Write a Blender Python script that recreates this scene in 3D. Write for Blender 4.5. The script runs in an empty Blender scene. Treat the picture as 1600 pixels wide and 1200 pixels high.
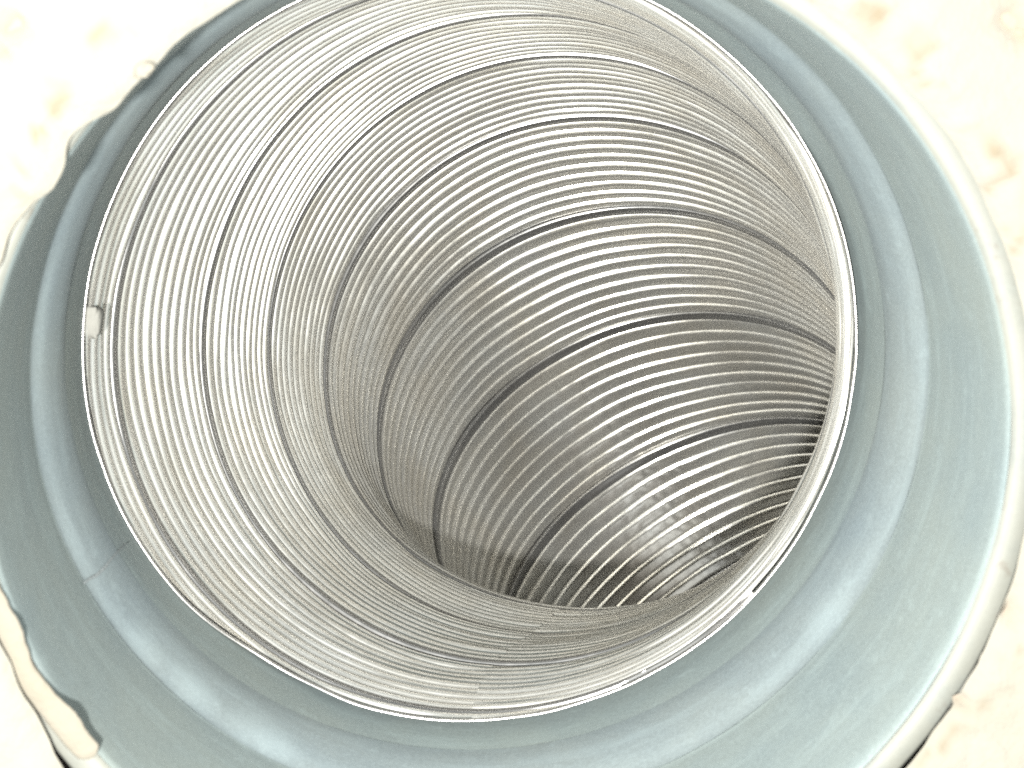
import bpy, bmesh, math
import numpy as np
from mathutils import Matrix, Vector

# ------------------------------------------------------------------ frame and camera
R = 0.05                      # radius of the flexible duct, metres
FPX = 2808.43                 # focal length in pixels of a 1600 px wide picture
AX = np.array([-0.0810, -0.2480, 1.0])          # pipe axis in camera coordinates (x right, y down, z forward)
AX /= np.linalg.norm(AX)
CM = np.array([-0.012, 0.161, 3.708])           # centre of the pipe mouth in duct radii
ex = np.array([1.0, 0, 0]); ex -= AX * (ex @ AX); ex /= np.linalg.norm(ex)
ez = np.cross(ex, AX)
M = np.stack([ex, AX, ez])                      # camera -> world (world y runs into the pipe, z up)

def W(X):
    """camera-space points (duct radii) to world metres; the mouth centre is the origin"""
    return ((np.asarray(X, float) - CM) @ M.T) * R

scene = bpy.context.scene
cam_d = bpy.data.cameras.new('camera'); cam = bpy.data.objects.new('camera', cam_d)
scene.collection.objects.link(cam); scene.camera = cam
cpos = W([0, 0, 0])
rot = np.stack([M[:, 0], -M[:, 1], -M[:, 2]], 1)
mw = Matrix.Identity(4)
for i in range(3):
    for j in range(3): mw[i][j] = rot[i, j]
    mw[i][3] = cpos[i]
cam.matrix_world = mw
cam_d.sensor_width = 36; cam_d.lens = 36 * FPX / 1600
cam_d.clip_start = 0.005; cam_d.clip_end = 20
cam_d.dof.use_dof = True; cam_d.dof.focus_distance = 0.31; cam_d.dof.aperture_fstop = 60

# ------------------------------------------------------------------ light
world = bpy.data.worlds.new('World'); scene.world = world; world.use_nodes = True
bg = world.node_tree.nodes['Background']
bg.inputs['Color'].default_value = (0.98, 1.0, 0.985, 1); bg.inputs['Strength'].default_value = 1.02

def area(name, cam_xyz, target, size, power, col):
    d = bpy.data.lights.new(name, 'AREA'); d.shape = 'DISK'; d.size = size; d.energy = power; d.color = col
    o = bpy.data.objects.new(name, d); scene.collection.objects.link(o)
    p = Vector(W(cam_xyz)); t = Vector(W(target))
    o.location = p; o.rotation_euler = (t - p).to_track_quat('-Z', 'Y').to_euler()
    return o
area('hand_lamp', (-0.34, 0.52, -1.2), (0.0, 0.0, 5.0), 0.009, 3.3, (1.0, 0.99, 0.965))

scene.view_settings.view_transform = 'Standard'; scene.view_settings.look = 'None'
scene.view_settings.gamma = 1; scene.view_settings.exposure = 0.42
scene.render.resolution_x = 1024; scene.render.resolution_y = 768
scene.render.engine = 'CYCLES'
cy = scene.cycles; cy.use_denoising = False; cy.sample_clamp_indirect = 2.5; cy.caustics_reflective = False; cy.max_bounces = 3; cy.diffuse_bounces = 2; cy.glossy_bounces = 3; cy.transmission_bounces = 1; cy.caustics_refractive = False

# ------------------------------------------------------------------ helpers
def link(o, parent=None):
    scene.collection.objects.link(o)
    if parent is not None: o.parent = parent
    return o
def mesh_obj(name, V, F, mat, parent=None, smooth=True, attrs=None):
    V = np.asarray(V, np.float32); F = np.asarray(F, np.int32)
    me = bpy.data.meshes.new(name)
    me.vertices.add(len(V)); me.vertices.foreach_set('co', V.ravel())
    n = F.shape[1]
    me.loops.add(F.size); me.loops.foreach_set('vertex_index', F.ravel())
    me.polygons.add(len(F)); me.polygons.foreach_set('loop_start', np.arange(0, F.size, n, dtype=np.int32))
    me.update(calc_edges=True)
    if smooth: me.polygons.foreach_set('use_smooth', np.ones(len(F), bool))
    for k, v in (attrs or {}).items():
        a = me.attributes.new(k, 'FLOAT', 'POINT'); a.data.foreach_set('value', np.asarray(v, np.float32))
    me.materials.append(mat); me.validate(); me.update()
    return link(bpy.data.objects.new(name, me), parent)
def empty(name, loc):
    o = bpy.data.objects.new(name, None); o.empty_display_size = 0.01
    scene.collection.objects.link(o); o.location = loc; return o
def tag(o, label, cat, group=None):
    o['label'] = label; o['category'] = cat
    if group: o['group'] = group
    return o
def grid_faces(nu, nv, wrap_u=False, keep=None):
    i, j = np.meshgrid(np.arange(nu if wrap_u else nu - 1), np.arange(nv - 1), indexing='ij')
    i2 = (i + 1) % nu
    F = np.stack([i * nv + j, i2 * nv + j, i2 * nv + j + 1, i * nv + j + 1], -1).reshape(-1, 4)
    if keep is not None: F = F[keep.ravel()]
    return F
def vnoise(x, y, seed, px=0):
    """smooth value noise in [-1, 1]; periodic in x with period px if given"""
    rng = np.random.RandomState(seed); N = 257
    g = rng.uniform(-1, 1, (N, N))
    x = np.asarray(x, float); y = np.asarray(y, float)
    xi = np.floor(x).astype(int); yi = np.floor(y).astype(int)
    fx = x - xi; fy = y - yi; fx = fx * fx * (3 - 2 * fx); fy = fy * fy * (3 - 2 * fy)
    m = (lambda a: np.mod(a, px)) if px else (lambda a: np.mod(a, N))
    a = g[m(xi), np.mod(yi, N)]; b = g[m(xi + 1), np.mod(yi, N)]
    c = g[m(xi), np.mod(yi + 1, N)]; d = g[m(xi + 1), np.mod(yi + 1, N)]
    return (a * (1 - fx) + b * fx) * (1 - fy) + (c * (1 - fx) + d * fx) * fy

def new_mat(name):
    m = bpy.data.materials.new(name); m.use_nodes = True
    nt = m.node_tree; b = nt.nodes['Principled BSDF']; return m, nt, b
def N(nt, typ, **kw):
    n = nt.nodes.new(typ)
    for k, v in kw.items():
        if k in n.inputs: n.inputs[k].default_value = v
        else: setattr(n, k, v)
    return n
def ramp(nt, fac, stops):
    r = nt.nodes.new('ShaderNodeValToRGB'); e = r.color_ramp.elements
    while len(e) < len(stops): e.new(0.5)
    for el, (p, c) in zip(e, stops):
        el.position = p; el.color = c if len(c) == 4 else (*c, 1)
    nt.links.new(fac, r.inputs['Fac']); return r.outputs['Color']
def noise(nt, vec, scale, detail=4, rough=0.55):
    n = N(nt, 'ShaderNodeTexNoise', Scale=scale, Detail=detail, Roughness=rough)
    nt.links.new(vec, n.inputs['Vector']); return n.outputs['Fac']
def mixc(nt, fac, a, b, blend='MIX'):
    n = nt.nodes.new('ShaderNodeMix'); n.data_type = 'RGBA'; n.blend_type = blend
    for inp, v in ((n.inputs[0], fac), (n.inputs[6], a), (n.inputs[7], b)):
        if isinstance(v, (int, float)): inp.default_value = v
        elif isinstance(v, tuple): inp.default_value = v if len(v) == 4 else (*v, 1)
        else: nt.links.new(v, inp)
    return n.outputs[2]
def bump(nt, b, h, strength, dist):
    n = N(nt, 'ShaderNodeBump', Strength=strength, Distance=dist)
    nt.links.new(h, n.inputs['Height']); nt.links.new(n.outputs['Normal'], b.inputs['Normal'])
def coords(nt): return N(nt, 'ShaderNodeNewGeometry').outputs['Position']

def hit(u, v, y=0.0):
    """point of the plane y = const (world) seen at picture position (u, v), 1600 x 1200"""
    d = M @ np.array([(u - 800) / FPX, (v - 600) / FPX, 1.0])
    t = (y - cpos[1]) / d[1]
    return cpos + d * t

# ------------------------------------------------------------------ materials
def mat_foil(name, base, r0, r1, dirt=1.0):
    m, nt, b = new_mat(name); P = coords(nt)
    big = noise(nt, P, 70, 5); fine = noise(nt, P, 1500, 3, 0.6); mid = noise(nt, P, 420, 4)
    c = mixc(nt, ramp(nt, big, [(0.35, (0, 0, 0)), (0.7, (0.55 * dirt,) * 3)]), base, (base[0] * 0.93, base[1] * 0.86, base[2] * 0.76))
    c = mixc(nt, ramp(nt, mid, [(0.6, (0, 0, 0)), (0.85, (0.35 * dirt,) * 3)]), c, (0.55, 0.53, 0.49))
    nt.links.new(c, b.inputs['Base Color'])
    b.inputs['Metallic'].default_value = 0.86
    mr = N(nt, 'ShaderNodeMapRange'); nt.links.new(mid, mr.inputs['Value'])
    mr.inputs['From Min'].default_value = 0.3; mr.inputs['From Max'].default_value = 0.7
    mr.inputs['To Min'].default_value = r0; mr.inputs['To Max'].default_value = r1
    nt.links.new(mr.outputs['Result'], b.inputs['Roughness'])
    bump(nt, b, fine, 0.02, 0.00025)
    return m
FOIL = mat_foil('aluminium_foil', (0.71, 0.708, 0.672), 0.24, 0.31, 0.9)
HEM = mat_foil('aluminium_hem', (0.42, 0.42, 0.41), 0.32, 0.42, 0.6)
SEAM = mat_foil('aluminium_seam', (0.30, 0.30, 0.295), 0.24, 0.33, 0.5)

def mat_pipe(name, base, rough, smear=0.0, smears=()):
    m, nt, b = new_mat(name); P = coords(nt)
    sep = N(nt, 'ShaderNodeSeparateXYZ'); nt.links.new(P, sep.inputs[0])
    at = N(nt, 'ShaderNodeMath', operation='ARCTAN2'); nt.links.new(sep.outputs['Z'], at.inputs[0]); nt.links.new(sep.outputs['X'], at.inputs[1])
    cmb = N(nt, 'ShaderNodeCombineXYZ'); nt.links.new(at.outputs[0], cmb.inputs['X']); nt.links.new(sep.outputs['Y'], cmb.inputs['Y'])
    mp = N(nt, 'ShaderNodeMapping'); nt.links.new(cmb.outputs[0], mp.inputs['Vector']); mp.inputs['Scale'].default_value = (2.2, 320.0, 1.0)
    streak = noise(nt, mp.outputs[0], 1.0, 5, 0.65)          # faint rings left by moulding and by wiping
    big = noise(nt, P, 42, 5, 0.6); grain = noise(nt, P, 2300, 2); mid = noise(nt, P, 260, 6, 0.7)
    c = mixc(nt, ramp(nt, big, [(0.32, (0, 0, 0)), (0.68, (1.0,) * 3)]), tuple(v * k for v, k in zip(base, (0.95, 0.96, 1.0))), tuple(v * k for v, k in zip(base, (1.14, 1.08, 1.03))))
    c = mixc(nt, 0.14, c, ramp(nt, grain, [(0.3, tuple(v * .35 for v in base)), (0.7, tuple(v * 1.75 for v in base))]))
    c = mixc(nt, ramp(nt, streak, [(0.50, (0, 0, 0)), (0.76, (0.55,) * 3)]), c, tuple(v * 1.45 for v in base))
    c = mixc(nt, ramp(nt, mid, [(0.58, (0, 0, 0)), (0.76, (0.6,) * 3)]), c, tuple(v * 1.5 for v in base))
    for p, rad in smears:                                    # dried splashes of plaster water
        d = N(nt, 'ShaderNodeVectorMath', operation='DISTANCE'); nt.links.new(P, d.inputs[0]); d.inputs[1].default_value = p
        a = N(nt, 'ShaderNodeMapRange'); a.inputs['From Min'].default_value = rad; a.inputs['From Max'].default_value = 0.0; a.inputs['To Max'].default_value = 0.55; nt.links.new(d.outputs['Value'], a.inputs['Value'])
        k = N(nt, 'ShaderNodeMath', operation='MULTIPLY'); nt.links.new(a.outputs[0], k.inputs[0]); nt.links.new(big, k.inputs[1])
        c = mixc(nt, k.outputs[0], c, tuple(v * 2.0 for v in base))
    if smear > 0:
        s = noise(nt, P, 120, 6, 0.6)
        c = mixc(nt, ramp(nt, s, [(0.30, (0.1,) * 3), (0.52, (smear,) * 3)]), c, (0.125, 0.125, 0.105))
        c = mixc(nt, ramp(nt, noise(nt, P, 330, 5, 0.6), [(0.60, (0, 0, 0)), (0.72, (0.6,) * 3)]), c, (0.07, 0.055, 0.04))
    nt.links.new(c, b.inputs['Base Color'])
    rr_ = N(nt, 'ShaderNodeMapRange'); nt.links.new(mid, rr_.inputs['Value']); rr_.inputs['To Min'].default_value = rough - 0.12; rr_.inputs['To Max'].default_value = rough + 0.18
    nt.links.new(rr_.outputs['Result'], b.inputs['Roughness'])
    bump(nt, b, mid, 0.10, 0.0004)
    return m
SPL = [(tuple(hit(u, v, 0.031)), rd) for u, v, rd in [(405, 1150, 0.0055), (440, 1168, 0.004), (300, 1080, 0.0045), (215, 1010, 0.004), (1290, 960, 0.005)]]
PIPE = mat_pipe('grey_plastic', (0.172, 0.209, 0.203), 0.6)
PIPE_STEP = mat_pipe('grey_plastic_step', (0.140, 0.170, 0.172), 0.65, 0.0, SPL)
PIPE_END = mat_pipe('plaster_smeared_plastic', (0.085, 0.094, 0.085), 0.6, 0.7)

def mat_plaster(name, base):
    m, nt, b = new_mat(name); P = coords(nt)
    st = N(nt, 'ShaderNodeAttribute', attribute_name='stain').outputs['Fac']
    pit = N(nt, 'ShaderNodeAttribute', attribute_name='pit').outputs['Fac']
    mot = noise(nt, P, 160, 6, 0.6); grit = noise(nt, P, 900, 4, 0.6)
    c = mixc(nt, ramp(nt, mot, [(0.35, (0, 0, 0)), (0.75, (0.5,) * 3)]), base, (base[0] * .95, base[1] * .92, base[2] * .82))
    c = mixc(nt, st, c, (0.085, 0.056, 0.02))
    c = mixc(nt, pit, c, (0.16, 0.12, 0.085))
    nt.links.new(c, b.inputs['Base Color']); b.inputs['Roughness'].default_value = 1.02
    bump(nt, b, grit, 0.5, 0.0006)
    return m
PLASTER = mat_plaster('painted_plaster', (0.145, 0.139, 0.117))
RAW = mat_plaster('raw_plaster', (0.17, 0.155, 0.125))
def mat_plain(name, base, rough):
    m, nt, b = new_mat(name); P = coords(nt)
    n1 = noise(nt, P, 500, 5); c = mixc(nt, n1, tuple(v * 0.8 for v in base), tuple(min(1, v * 1.15) for v in base))
    nt.links.new(c, b.inputs['Base Color']); b.inputs['Roughness'].default_value = rough
    bump(nt, b, noise(nt, P, 1200, 4), 0.5, 0.0004); return m
PUTTY = mat_plain('beige_putty', (0.15, 0.148, 0.13), 0.85)
LIGHT_BLOCK = mat_plain('light_block', (0.22, 0.2, 0.18), 0.95)  # for the unseen box added to shut light out behind the wall
CRACK = mat_plain('crack_dirt', (0.16, 0.18, 0.18), 0.9)

# ------------------------------------------------------------------ the wall with its hole
YW = -0.0028                                     # wall face stands a little proud of the pipe end
wall = empty('plaster_wall', (0, YW, 0))
tag(wall, 'off-white stained plaster wall with a ragged round hole around the grey pipe', 'wall')

nth = 720
th = np.arange(nth) * 2 * math.pi / nth          # angle in the wall plane, from +x towards +z
def bumpa(a, c, w): 
    d = (a - math.radians(c) + math.pi) % (2 * math.pi) - math.pi
    return np.exp(-(d / math.radians(w)) ** 2)
n1 = vnoise(th / (2 * math.pi) * 40, 0 * th, 3, 40); n2 = vnoise(th / (2 * math.pi) * 120, 0 * th + 5, 4, 120)
def ang(u, v):
    p = hit(u, v, YW); return math.degrees(math.atan2(p[2], p[0]))
rag = 0.35 + 0.65 * np.clip(bumpa(th, 140, 42) + bumpa(th, 222, 16), 0, 1)
r_hole = 1.103 + (0.014 * n1 + 0.006 * n2) * rag
r_hole += 0.012 * bumpa(th, -45, 30)             # lower right: more of the pipe end shows
r_hole += 0.026 * bumpa(th, 222, 14)             # lower left: a gap beside the pipe
r_hole -= 0.046 * bumpa(th, 141, 34)             # upper left: plaster hangs over the rim
r_hole -= (0.020 * vnoise(th / (2 * math.pi) * 64, 0 * th + 9, 12, 64) + 0.006 * vnoise(th / (2 * math.pi) * 150, 0 * th + 9, 13, 150)) * bumpa(th, 140, 26)
r_hole *= R
rad_out = 0.30
tt = np.concatenate([[0, 0.0025, 0.006, 0.011, 0.018, 0.027], np.linspace(0.04, 1, 90) ** 1.35])
tt = np.unique(tt)
nr = len(tt)
rr = r_hole[:, None] * (1 - tt) + rad_out * tt
A2 = np.repeat(th[:, None], nr, 1)
X = rr * np.cos(A2); Z = rr * np.sin(A2)
Y = np.full_like(X, YW)
Y += 0.00035 * vnoise(X * 260 + 50, Z * 260 + 50, 21) + 0.0002 * vnoise(X * 800 + 50, Z * 800 + 50, 22)
edge = np.exp(-(rr - r_hole[:, None]) / 0.0012)
Y += 0.0011 * edge                                # worn, rounded edge
def blobs(lst, jitter, grow=1.0):
    out = np.zeros_like(X)
    for (u, v, ru, rv, tilt, amp) in lst:
        p = hit(u, v, YW); s = 0.190 / FPX
        dx = (X - p[0]) / s; dz = (Z - p[2]) / s
        dx = dx + jitter * vnoise(X * 500 + 9, Z * 500 + 3, 31); dz = dz + jitter * vnoise(X * 500 + 39, Z * 500 + 13, 32)
        c, s2 = math.cos(math.radians(tilt)), math.sin(math.radians(tilt))
        a = (dx * c + dz * s2) / (ru * grow); b = (-dx * s2 + dz * c) / (rv * grow)
        out = np.maximum(out, amp * np.exp(-(a * a + b * b)))
    return out
stain = 0.8 * blobs([(160, 62, 30, 13, 45, .75), (222, 30, 14, 9, 30, .5), (85, 155, 17, 11, 60, .75), (70, 200, 15, 11, 70, .75), (38, 258, 12, 9, 60, .6),
               (8, 315, 12, 10, 80, .6), (1362, 24, 12, 17, 0, .75), (1428, 80, 11, 24, 25, .7), (1473, 140, 24, 11, -40, .7), (1552, 240, 16, 13, -40, .7),
               (1566, 270, 14, 18, 0, .8), (1597, 370, 10, 20, 0, .7), (1590, 1020, 16, 14, 0, .5), (1480, 1172, 30, 9, 40, .6), (1532, 1100, 26, 8, 45, .5),
               (1525, 215, 10, 10, 0, .3)], 24, 1.15)
pit = blobs([(12, 38, 17, 14, 30, 1.0), (8, 78, 10, 8, 0, .9), (1586, 18, 11, 26, 25, 1.0), (1600, 52, 9, 14, 20, 1.0),
             (1536, 1027, 5, 4, 0, .8), (1506, 1100, 9, 4, 45, .6), (1585, 965, 6, 14, 20, .5), (1578, 905, 4, 8, 10, .4)], 8)
pit = np.clip(pit * 1.3, 0, 1)
Y += 0.0022 * pit
Vw = np.stack([X, Y, Z], -1).reshape(-1, 3)
mesh_obj('wall_face', Vw - [0, YW, 0], grid_faces(nth, nr, True)[:, ::-1], PLASTER, wall, attrs={'stain': stain.ravel(), 'pit': pit.ravel()})
# the broken edge that runs back into the wall
dy = np.array([0, 0.0007, 0.0016, 0.0026, 0.0038])
gl = np.array([0, 0.0007, 0.0012, 0.0020, 0.0030])
er = np.clip(r_hole[:, None] + gl + 0.0004 * vnoise(A2[:, :5] * 50, dy * 900, 41), 0.0, 1)
er = np.maximum(er, r_hole[:, None])
er[:, 3:] = np.maximum(er[:, 3:], 1.125 * R)
ey = Y[:, :1] + dy
Ve = np.stack([er * np.cos(A2[:, :5]), ey, er * np.sin(A2[:, :5])], -1).reshape(-1, 3)
zero = np.zeros(len(Ve))
mesh_obj('broken_edge', Ve - [0, YW, 0], grid_faces(nth, 5, True), PLASTER, wall, attrs={'stain': zero + .25, 'pit': zero})
am = np.repeat(th[:, None], 4, 1); mr_ = np.broadcast_to(np.array([1.137, 1.16, 1.22, 1.40]) * R, am.shape)
Vm = np.stack([mr_ * np.cos(am), -0.0012 + 0.0004 * vnoise(am * 60, mr_ * 900, 43), mr_ * np.sin(am)], -1).reshape(-1, 3)
mesh_obj('mortar_bed', Vm - [0, YW, 0], grid_faces(nth, 4, True)[:, ::-1], RAW, wall, attrs={'stain': np.zeros(len(Vm)) + .1, 'pit': np.zeros(len(Vm))})
# crumbs of plaster stuck to the broken edge
def lump(name, centre, dims, axes, mat, parent, seed, amp=0.22, attrs=True, n=3, boxy=0.75):
    bm = bmesh.new(); bmesh.ops.create_icosphere(bm, subdivisions=n, radius=1.0)
    V = np.array([v.co for v in bm.verts]); F = np.array([[v.index for v in f.verts] for f in bm.faces]); bm.free()
    sq = np.sign(V) * np.abs(V) ** boxy
    d = 1 + amp * vnoise(V[:, 0] * 2.1 + 10, V[:, 1] * 2.1 + V[:, 2] * 1.7 + 20, seed) + amp * .5 * vnoise(V[:, 0] * 5 + 10, V[:, 2] * 5 + V[:, 1] * 4 + 20, seed + 1)
    Vl = sq * d[:, None] * np.asarray(dims)
    Vw_ = np.asarray(centre) + Vl @ np.asarray(axes)
    off = np.zeros(3) if parent is None else np.array(parent.location)
    z = np.zeros(len(V))
    return mesh_obj(name, Vw_ - off, F, mat, parent, attrs={'stain': z + .1, 'pit': z} if attrs else None)
def radial_axes(p):
    a = math.atan2(p[2], p[0]); e1 = np.array([math.cos(a), 0, math.sin(a)]); e2 = np.array([-math.sin(a), 0, math.cos(a)])
    return np.stack([e1, e2, [0, 1, 0]])
for i, (u, v, dr, dt, dd) in enumerate([(226, 108, 0.7, 1.0, 0.7)]):
    p = hit(u, v, -0.0022)
    lump('plaster_crumb', p, np.array([dr, dt, dd]) * 1e-3, radial_axes(p), PLASTER, wall, 60 + i)
# plaster smeared over the pipe's edge at the lower left
pa, pb = hit(-40, 900, 0.0), hit(166, 1168, 0.0)
a0, a1 = [math.atan2(p[2], p[0]) % (2 * math.pi) for p in (pa, pb)]
aa = np.linspace(a0, a1, 140); cs = np.linspace(0, 2 * math.pi, 14, endpoint=False)
AS, CS_ = np.meshgrid(aa, cs, indexing='ij')
tn_ = (AS - a0) / (a1 - a0); fade = np.clip(np.minimum(tn_ / 0.15, (1 - tn_) / 0.035), 0, 1) ** 0.5
rs_ = 1.088 - 0.014 * np.clip((tn_ - 0.55) / 0.45, 0, 1) + fade * (0.030 + 0.008 * vnoise(AS * 15, 0 * AS + np.where(np.cos(CS_) > 0, 3, 8), 51) + 0.002 * vnoise(AS * 41, 0 * AS + np.where(np.cos(CS_) > 0, 3, 8), 52)) * np.cos(CS_)
ys_ = -0.0003 - fade * (0.0004 + 0.0001 * vnoise(AS * 24, 0 * AS, 53)) * np.sin(CS_)
Vs = np.stack([rs_ * R * np.cos(AS), ys_, rs_ * R * np.sin(AS)], -1).reshape(-1, 3)
Fs = np.concatenate([grid_faces(140, 14), np.stack([np.arange(139) * 14 + 13, np.arange(1, 140) * 14 + 13, np.arange(1, 140) * 14, np.arange(139) * 14], 1)])
mesh_obj('plaster_smear', Vs - [0, YW, 0], Fs, PLASTER, wall, attrs={'stain': np.zeros(len(Vs)) + .2, 'pit': np.zeros(len(Vs))})

# unseen box added around the duct's bend to keep world light out of it
def box_inside(name, lo, hi, mat, parent):
    x0, y0, z0 = lo; x1, y1, z1 = hi
    V = [(x0, y0, z0), (x1, y0, z0), (x1, y1, z0), (x0, y1, z0), (x0, y0, z1), (x1, y0, z1), (x1, y1, z1), (x0, y1, z1)]
    F = [(0, 1, 2, 3), (4, 7, 6, 5), (1, 5, 6, 2), (2, 6, 7, 3), (3, 7, 4, 0)]
    return mesh_obj(name, np.array(V) - np.array(parent.location), F, mat, parent, smooth=False)
box_inside('cavity_light_block', (-0.21, 0.004, -0.33), (0.36, 0.42, 0.21), LIGHT_BLOCK, wall)

# ------------------------------------------------------------------ the grey plastic pipe
pipe = empty('plastic_pipe', (0, 0, 0))
tag(pipe, 'grey plastic pipe set in the wall, with a moulded step ring inside its mouth', 'pipe')
def lathe(name, prof, mat, parent, n=360, wob=0.0, seed=0):
    prof = np.array(prof) * R
    a = np.arange(n) * 2 * math.pi / n
    Aa = np.repeat(a[:, None], len(prof), 1)
    rr = prof[None, :, 1] + wob * R * vnoise(Aa / (2 * math.pi) * 24, np.arange(len(prof))[None, :] * 0.15 + 0 * Aa, seed, 24)
    V = np.stack([rr * np.cos(Aa), np.broadcast_to(prof[None, :, 0], rr.shape), rr * np.sin(Aa)], -1).reshape(-1, 3)
    return mesh_obj(name, V, grid_faces(n, len(prof), True), mat, parent)
lathe('mouth_rim', [(0.16, 1.135), (0.012, 1.133), (0.004, 1.130), (0.0, 1.122), (-0.002, 1.10), (-0.001, 1.082), (0.003, 1.074), (0.010, 1.068)], PIPE_END, pipe, wob=0.0018, seed=5)
lathe('socket_wall', [(0.010, 1.068), (0.02, 1.0645), (0.04, 1.063)] + [(y, 1.063) for y in np.linspace(0.1, 0.54, 12)] + [(0.553, 1.0632), (0.560, 1.0625)], PIPE, pipe)
lathe('step_ring', [(0.560, 1.0625), (0.568, 1.0615), (0.578, 1.0590), (0.592, 1.0550), (0.612, 1.0485), (0.635, 1.042), (0.66, 1.037), (0.685, 1.0325), (0.71, 1.0285), (0.735, 1.0255), (0.76, 1.0235), (0.78, 1.0227), (0.80, 1.0225)], PIPE_STEP, pipe, wob=0.0010, seed=8)
lathe('outer_shell', [(0.85, 1.135), (0.5, 1.135), (0.16, 1.135)], PIPE, pipe)
# a hairline crack that crosses the step ring at the lower left
def on_bore(u, v):
    d = M @ np.array([(u - 800) / FPX, (v - 600) / FPX, 1.0]); t = 0.15
    for _ in range(60):
        p = cpos + d * t; y = p[1] / R
        rw = np.interp(y, [0, .56, .568, .61, .66, .71, .76, .8, 2], [1.063, 1.0625, 1.0575, 1.0475, 1.037, 1.0285, 1.0235, 1.0225, 1.022]) * R
        r = math.hypot(p[0], p[2])
        t += (rw - r) / max(1e-3, (p[0] * d[0] + p[2] * d[2]) / r) * 0.7
    return cpos + d * t
pts = [on_bore(u, v) for u, v in [(128, 913), (139, 905), (150, 899), (163, 887), (171, 876), (183, 862), (196, 850)]]
V = []; F = []
for i, p in enumerate(pts):
    a = math.atan2(p[2], p[0]); e1 = np.array([math.cos(a), 0, math.sin(a)])
    tn = (pts[min(i + 1, 6)] - pts[max(i - 1, 0)]); tn /= np.linalg.norm(tn); sd = np.cross(tn, e1)
    w = 0.00022 * (1 - abs(i - 2) / 6.5)
    V += [p - e1 * 0.00012 + sd * w, p - e1 * 0.00030, p - e1 * 0.00012 - sd * w]
    if i: F += [(3 * i - 3, 3 * i, 3 * i + 1, 3 * i - 2), (3 * i - 2, 3 * i + 1, 3 * i + 2, 3 * i - 1)]
mesh_obj('hairline_crack', V, F, CRACK, pipe)

# ------------------------------------------------------------------ the flexible aluminium duct
PD = dict(p=(-0.10800686, -0.09030930, 4.70689479), d=(-0.02346621, -0.12250505), pitch=0.59951142, s1=0.06234554, e=(0.00498981, -0.00696008))
KN = np.array([0., 1.2, 2.4, 3.6, 5.5])
KA = [0.4889980, -0.0681818, 0.1587614, 0.2992107, 0.3913191]
KB = [0.0888405, 0.1143857, 0.4272244, 0.2738933, 0.1062067]
def centreline(smax=8.0, n=1400):
    s = np.linspace(-.3, smax, n); h = s[1] - s[0]
    ka = np.interp(s, KN, KA); kb = np.interp(s, KN, KB); ka[s < 0] = 0; kb[s < 0] = 0
    T = np.array([*PD['d'], 1.]); T /= np.linalg.norm(T)
    A = np.array([1., 0, 0]); A -= T * (A @ T); A /= np.linalg.norm(A); B = np.cross(T, A)
    Xc = np.array(PD['p']) - T * .3; out = []
    for i in range(n):
        out.append((Xc, T, A, B))
        T2 = T + h * (ka[i] * A + kb[i] * B); T2 /= np.linalg.norm(T2)
        A2_ = A - h * ka[i] * T; A2_ -= T2 * (A2_ @ T2); A2_ /= np.linalg.norm(A2_)
        Xc = Xc + h * (T + T2) / 2; T, A, B = T2, A2_, np.cross(T2, A2_)
    return s, [np.array([o[q] for o in out]) for q in range(4)]
CS, (CP, CT, CA, CB) = centreline()
def tube(s, phi, r):
    it = lambda Q: np.stack([np.interp(s, CS, Q[:, j]) for j in range(3)], -1)
    dec = np.exp(-np.maximum(s, 0))
    r = r * (1 + dec * (PD['e'][0] * np.cos(2 * phi) + PD['e'][1] * np.sin(2 * phi)))
    # the inside of the bend is squeezed inwards into a crest
    r = r * (1 - 0.068 * np.exp(-((s - 2.02) / 0.50) ** 2) * np.exp(-(((phi - 1.75 + math.pi) % (2 * math.pi) - math.pi) / 0.75) ** 2))
    return W(it(CP) + (r * np.cos(phi))[..., None] * it(CA) + (r * np.sin(phi))[..., None] * it(CB))
pitch = PD['pitch']; NW = 12; NPH = 560
SEAMW = 0.043                                     # width of the folded seam channel, in duct radii
widths = np.array([2.9, 2.75, 2.75, 2.7, 2.7, 2.7, 2.7, 2.6, 2.3, 2.1]); widths = widths / widths.sum() * (pitch - SEAMW)
starts = SEAMW / 2 + np.concatenate([[0], np.cumsum(widths)[:-1]])
AMP = 0.0175
rim_s = lambda phi: 0.0 + 0.002 * vnoise(phi / (2 * math.pi) * 30 + 60, 0 * phi, 77) + 0.045 * np.exp(-(((phi - 2.15 + math.pi) % (2 * math.pi) - math.pi) / 0.22) ** 2)
duct = empty('flexible_duct', W([PD['p']])[0])
tag(duct, 'spiral-wound flexible aluminium duct with fine ridges, lying inside the grey pipe', 'duct')
dloc = np.array(duct.location)
NS = 13                                            # samples across one ridge
ws, ri, xr = [], [], []
for i, (a, w) in enumerate(zip(starts, widths)):
    x = np.array([0, .02, .045, .075, .11, .15, .20, .26, .36, .48, .60, .71, .80, .86, .93, 1.0])[(0 if i == 0 else 1):]
    ws += list(a + w * x); ri += [i] * len(x); xr += list(x)
ws = np.array(ws); ri = np.array(ri); xr = np.array(xr); hw = widths[ri]
def wobble(s, phi):
    return 0.008 * vnoise(phi * 2.2 + 30, s * 2.5 + 30, 91) + 0.0018 * vnoise(phi * 6 + 30, s * 6 + 30, 92) + 0.0005 * vnoise(phi * 19 + 30, s * 9 + 30, 93)
def dent(s, phi):
    return 0.005 * vnoise(phi * 1.5 + 70, s * 1.3 + 30, 95) + 0.0008 * vnoise(phi * 5 + 70, s * 4 + 30, 96)
u = np.linspace(0, 1, NPH)
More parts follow.
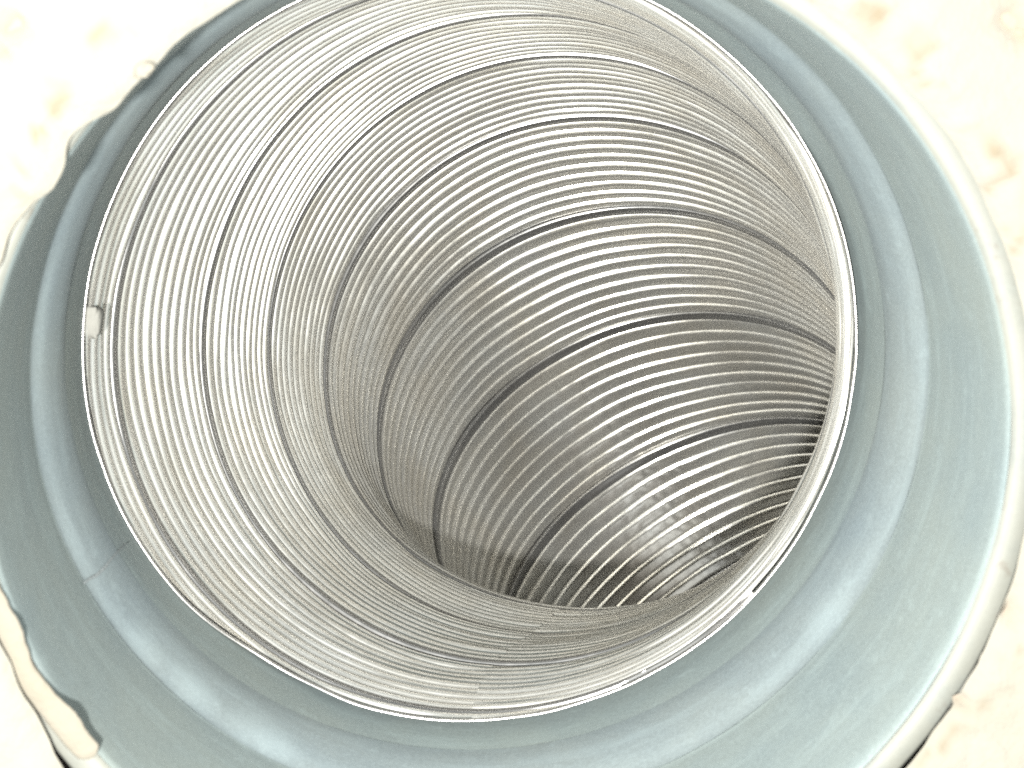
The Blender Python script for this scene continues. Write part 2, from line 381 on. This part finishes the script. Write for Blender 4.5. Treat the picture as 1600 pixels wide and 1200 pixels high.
for k in range(-1, NW):
    U, WW = np.meshgrid(u, ws, indexing='ij'); PH = math.pi / 2 + 2 * math.pi * U
    XR = np.broadcast_to(xr, U.shape); RI = np.broadcast_to(ri, U.shape); HW = np.broadcast_to(hw, U.shape)
    s = pitch * (k - 1 + U) + PD['s1'] + WW
    phs = PH + 2 * math.pi * k
    row = RI + 10 * k
    hump = (1 - (1 - np.minimum(XR / 0.26, 1)) ** 2.3) * (1 - 0.40 * np.clip((XR - 0.26) / 0.54, 0, 1) ** 1.3) * (1 - np.clip((XR - 0.80) / 0.20, 0, 1) ** 1.2)
    base_r = 1.006 + 0 * XR
    amp = AMP * (1 - 0.42 * np.clip((s - 2.3) / 1.3, 0, 1)) * (HW / widths.mean()) ** 0.6 * (1 + 0.20 * vnoise(phs * 4 + 40, row * 0.77 + 10, 101) + 0.03 * vnoise(phs * 17 + 40, row * 1.31 + 10, 102))
    # short crinkles squeezed into the ridges, strongest on the outside of the bend
    mask = (0.25 + 0.5 * np.clip((s - 1.5) / 1.5, 0, 1)) * np.clip(-0.1 + 0.9 * vnoise(phs * 2.0 + 11, s * 2.2 + 17, 103), 0, 1) + 1.7 * np.exp(-((s - 3.8) / 0.9) ** 2) * np.exp(-(((PH - 4.13 + math.pi) % (2 * math.pi) - math.pi) / 0.30) ** 2)
    cr = vnoise(phs * 34 + 5, row * 1.7 + XR * 1.6 + 3, 104) + 0.6 * vnoise(phs * 75 + 5, row * 2.3 + XR * 2.5 + 3, 105)
    r = base_r - amp * hump + dent(s, phs) - 0.0011 * mask * cr * np.sin(math.pi * XR)
    s = s + wobble(s, phs) * np.minimum(1, np.minimum(WW - SEAMW / 2, pitch - SEAMW / 2 - WW) / 0.04 + 0.35)
    lim = rim_s(PH)
    nb = np.exp(-np.maximum(s - lim, 0) / 0.007); r = r * (1 - nb) + (0.998 + dent(lim, PH)) * nb
    keep = None
    if s.min() < lim.max():
        ins = s >= lim
        keep = (ins[:-1, :-1] | ins[1:, :-1] | ins[:-1, 1:] | ins[1:, 1:])
        s = np.maximum(s, lim)
    if keep is not None and not keep.any(): continue
    V = tube(s, PH, r).reshape(-1, 3) - dloc
    mesh_obj('strip_wrap', V, grid_faces(NPH, len(ws), keep=keep), FOIL, duct)
    # folded lock seam between this wrap and the one before
    q = np.array([-0.5, -0.48, -0.43, -0.30, 0.0, 0.25, 0.44, 0.49, 0.5])
    dr = np.array([0.000, -0.009, -0.0135, -0.0150, -0.0148, -0.0135, -0.011, -0.005, 0.001])
    U2, Q = np.meshgrid(u, q, indexing='ij'); PH2 = math.pi / 2 + 2 * math.pi * U2
    ph2 = PH2 + 2 * math.pi * k
    s2 = pitch * (k - 1 + U2) + PD['s1'] + Q * SEAMW
    r2 = 1.006 + dr[None, :] + dent(s2, ph2)
    s2 = s2 + wobble(s2, ph2) * 0.35
    lim = rim_s(PH2); keep = None
    if s2.min() < lim.max():
        ins = s2 >= lim; keep = (ins[:-1, :-1] | ins[1:, :-1] | ins[:-1, 1:] | ins[1:, 1:]); s2 = np.maximum(s2, lim)
    if keep is None or keep.any():
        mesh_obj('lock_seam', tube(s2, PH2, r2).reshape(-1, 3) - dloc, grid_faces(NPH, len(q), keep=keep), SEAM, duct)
# the cut edge of the foil
ph = np.linspace(0, 2 * math.pi, 720, endpoint=False); ca = np.linspace(0, 2 * math.pi, 8, endpoint=False)
PHc, CC = np.meshgrid(ph, ca, indexing='ij')
sc = rim_s(PHc) - 0.006 + 0.013 * np.sin(CC); rc = 1.0030 + dent(rim_s(PHc), PHc) + 0.0036 * np.cos(CC) + 0.0012 * vnoise(PHc / (2 * math.pi) * 60, 0 * PHc, 111, 60)
Fc = np.concatenate([grid_faces(720, 8, True), np.stack([np.arange(720) * 8 + 7, (np.arange(720) + 1) % 720 * 8 + 7, (np.arange(720) + 1) % 720 * 8, np.arange(720) * 8], 1)])
mesh_obj('cut_edge', tube(sc, PHc, rc).reshape(-1, 3) - dloc, Fc, HEM, duct)

# the pipe's inner bore narrows from the step ring onto the duct's edge
phb = np.linspace(0, 2 * math.pi, 360, endpoint=False)
endr = tube(rim_s(phb) - 0.006, phb, 1.0062 + dent(rim_s(phb), phb))
ab = np.arctan2(endr[:, 2], endr[:, 0]); rb = np.hypot(endr[:, 0], endr[:, 2]); wb = np.clip((np.cos(ab + math.radians(55)) - 0.0) / 0.45, 0, 1); yb = endr[:, 1] + 0.30 * R * wb; rb = rb + (1.030 * R - rb) * wb; tb = np.linspace(0, 1, 16)
AB = np.repeat(ab[:, None], 16, 1)
sm_ = tb * tb * (3 - 2 * tb)
RB = 1.0225 * R * (1 - sm_) + rb[:, None] * sm_; YB = 0.80 * R * (1 - tb) + yb[:, None] * tb
Vb = np.stack([RB * np.cos(AB), YB, RB * np.sin(AB)], -1).reshape(-1, 3)
mesh_obj('inner_bore', Vb, grid_faces(360, 16, True)[:, ::-1], PIPE, pipe)

# ------------------------------------------------------------------ dab of putty on the duct's edge
phi_p = 3.215
pc = tube(np.array([0.02]), np.array([phi_p]), np.array([0.992]))[0]
pt = tube(np.array([0.02]), np.array([phi_p + 0.02]), np.array([0.992]))[0] - pc; pt /= np.linalg.norm(pt)
pin = tube(np.array([0.02]), np.array([phi_p]), np.array([0.9]))[0] - pc; pin /= np.linalg.norm(pin)
pl = lump('putty_dab', pc, np.array([1.3, 2.1, 1.5]) * 1e-3, np.stack([pin, pt, np.cross(pin, pt)]), PUTTY, None, 200, 0.10, attrs=False, n=4, boxy=0.42)
tag(pl, 'small dab of beige putty stuck over the left edge of the duct', 'putty')
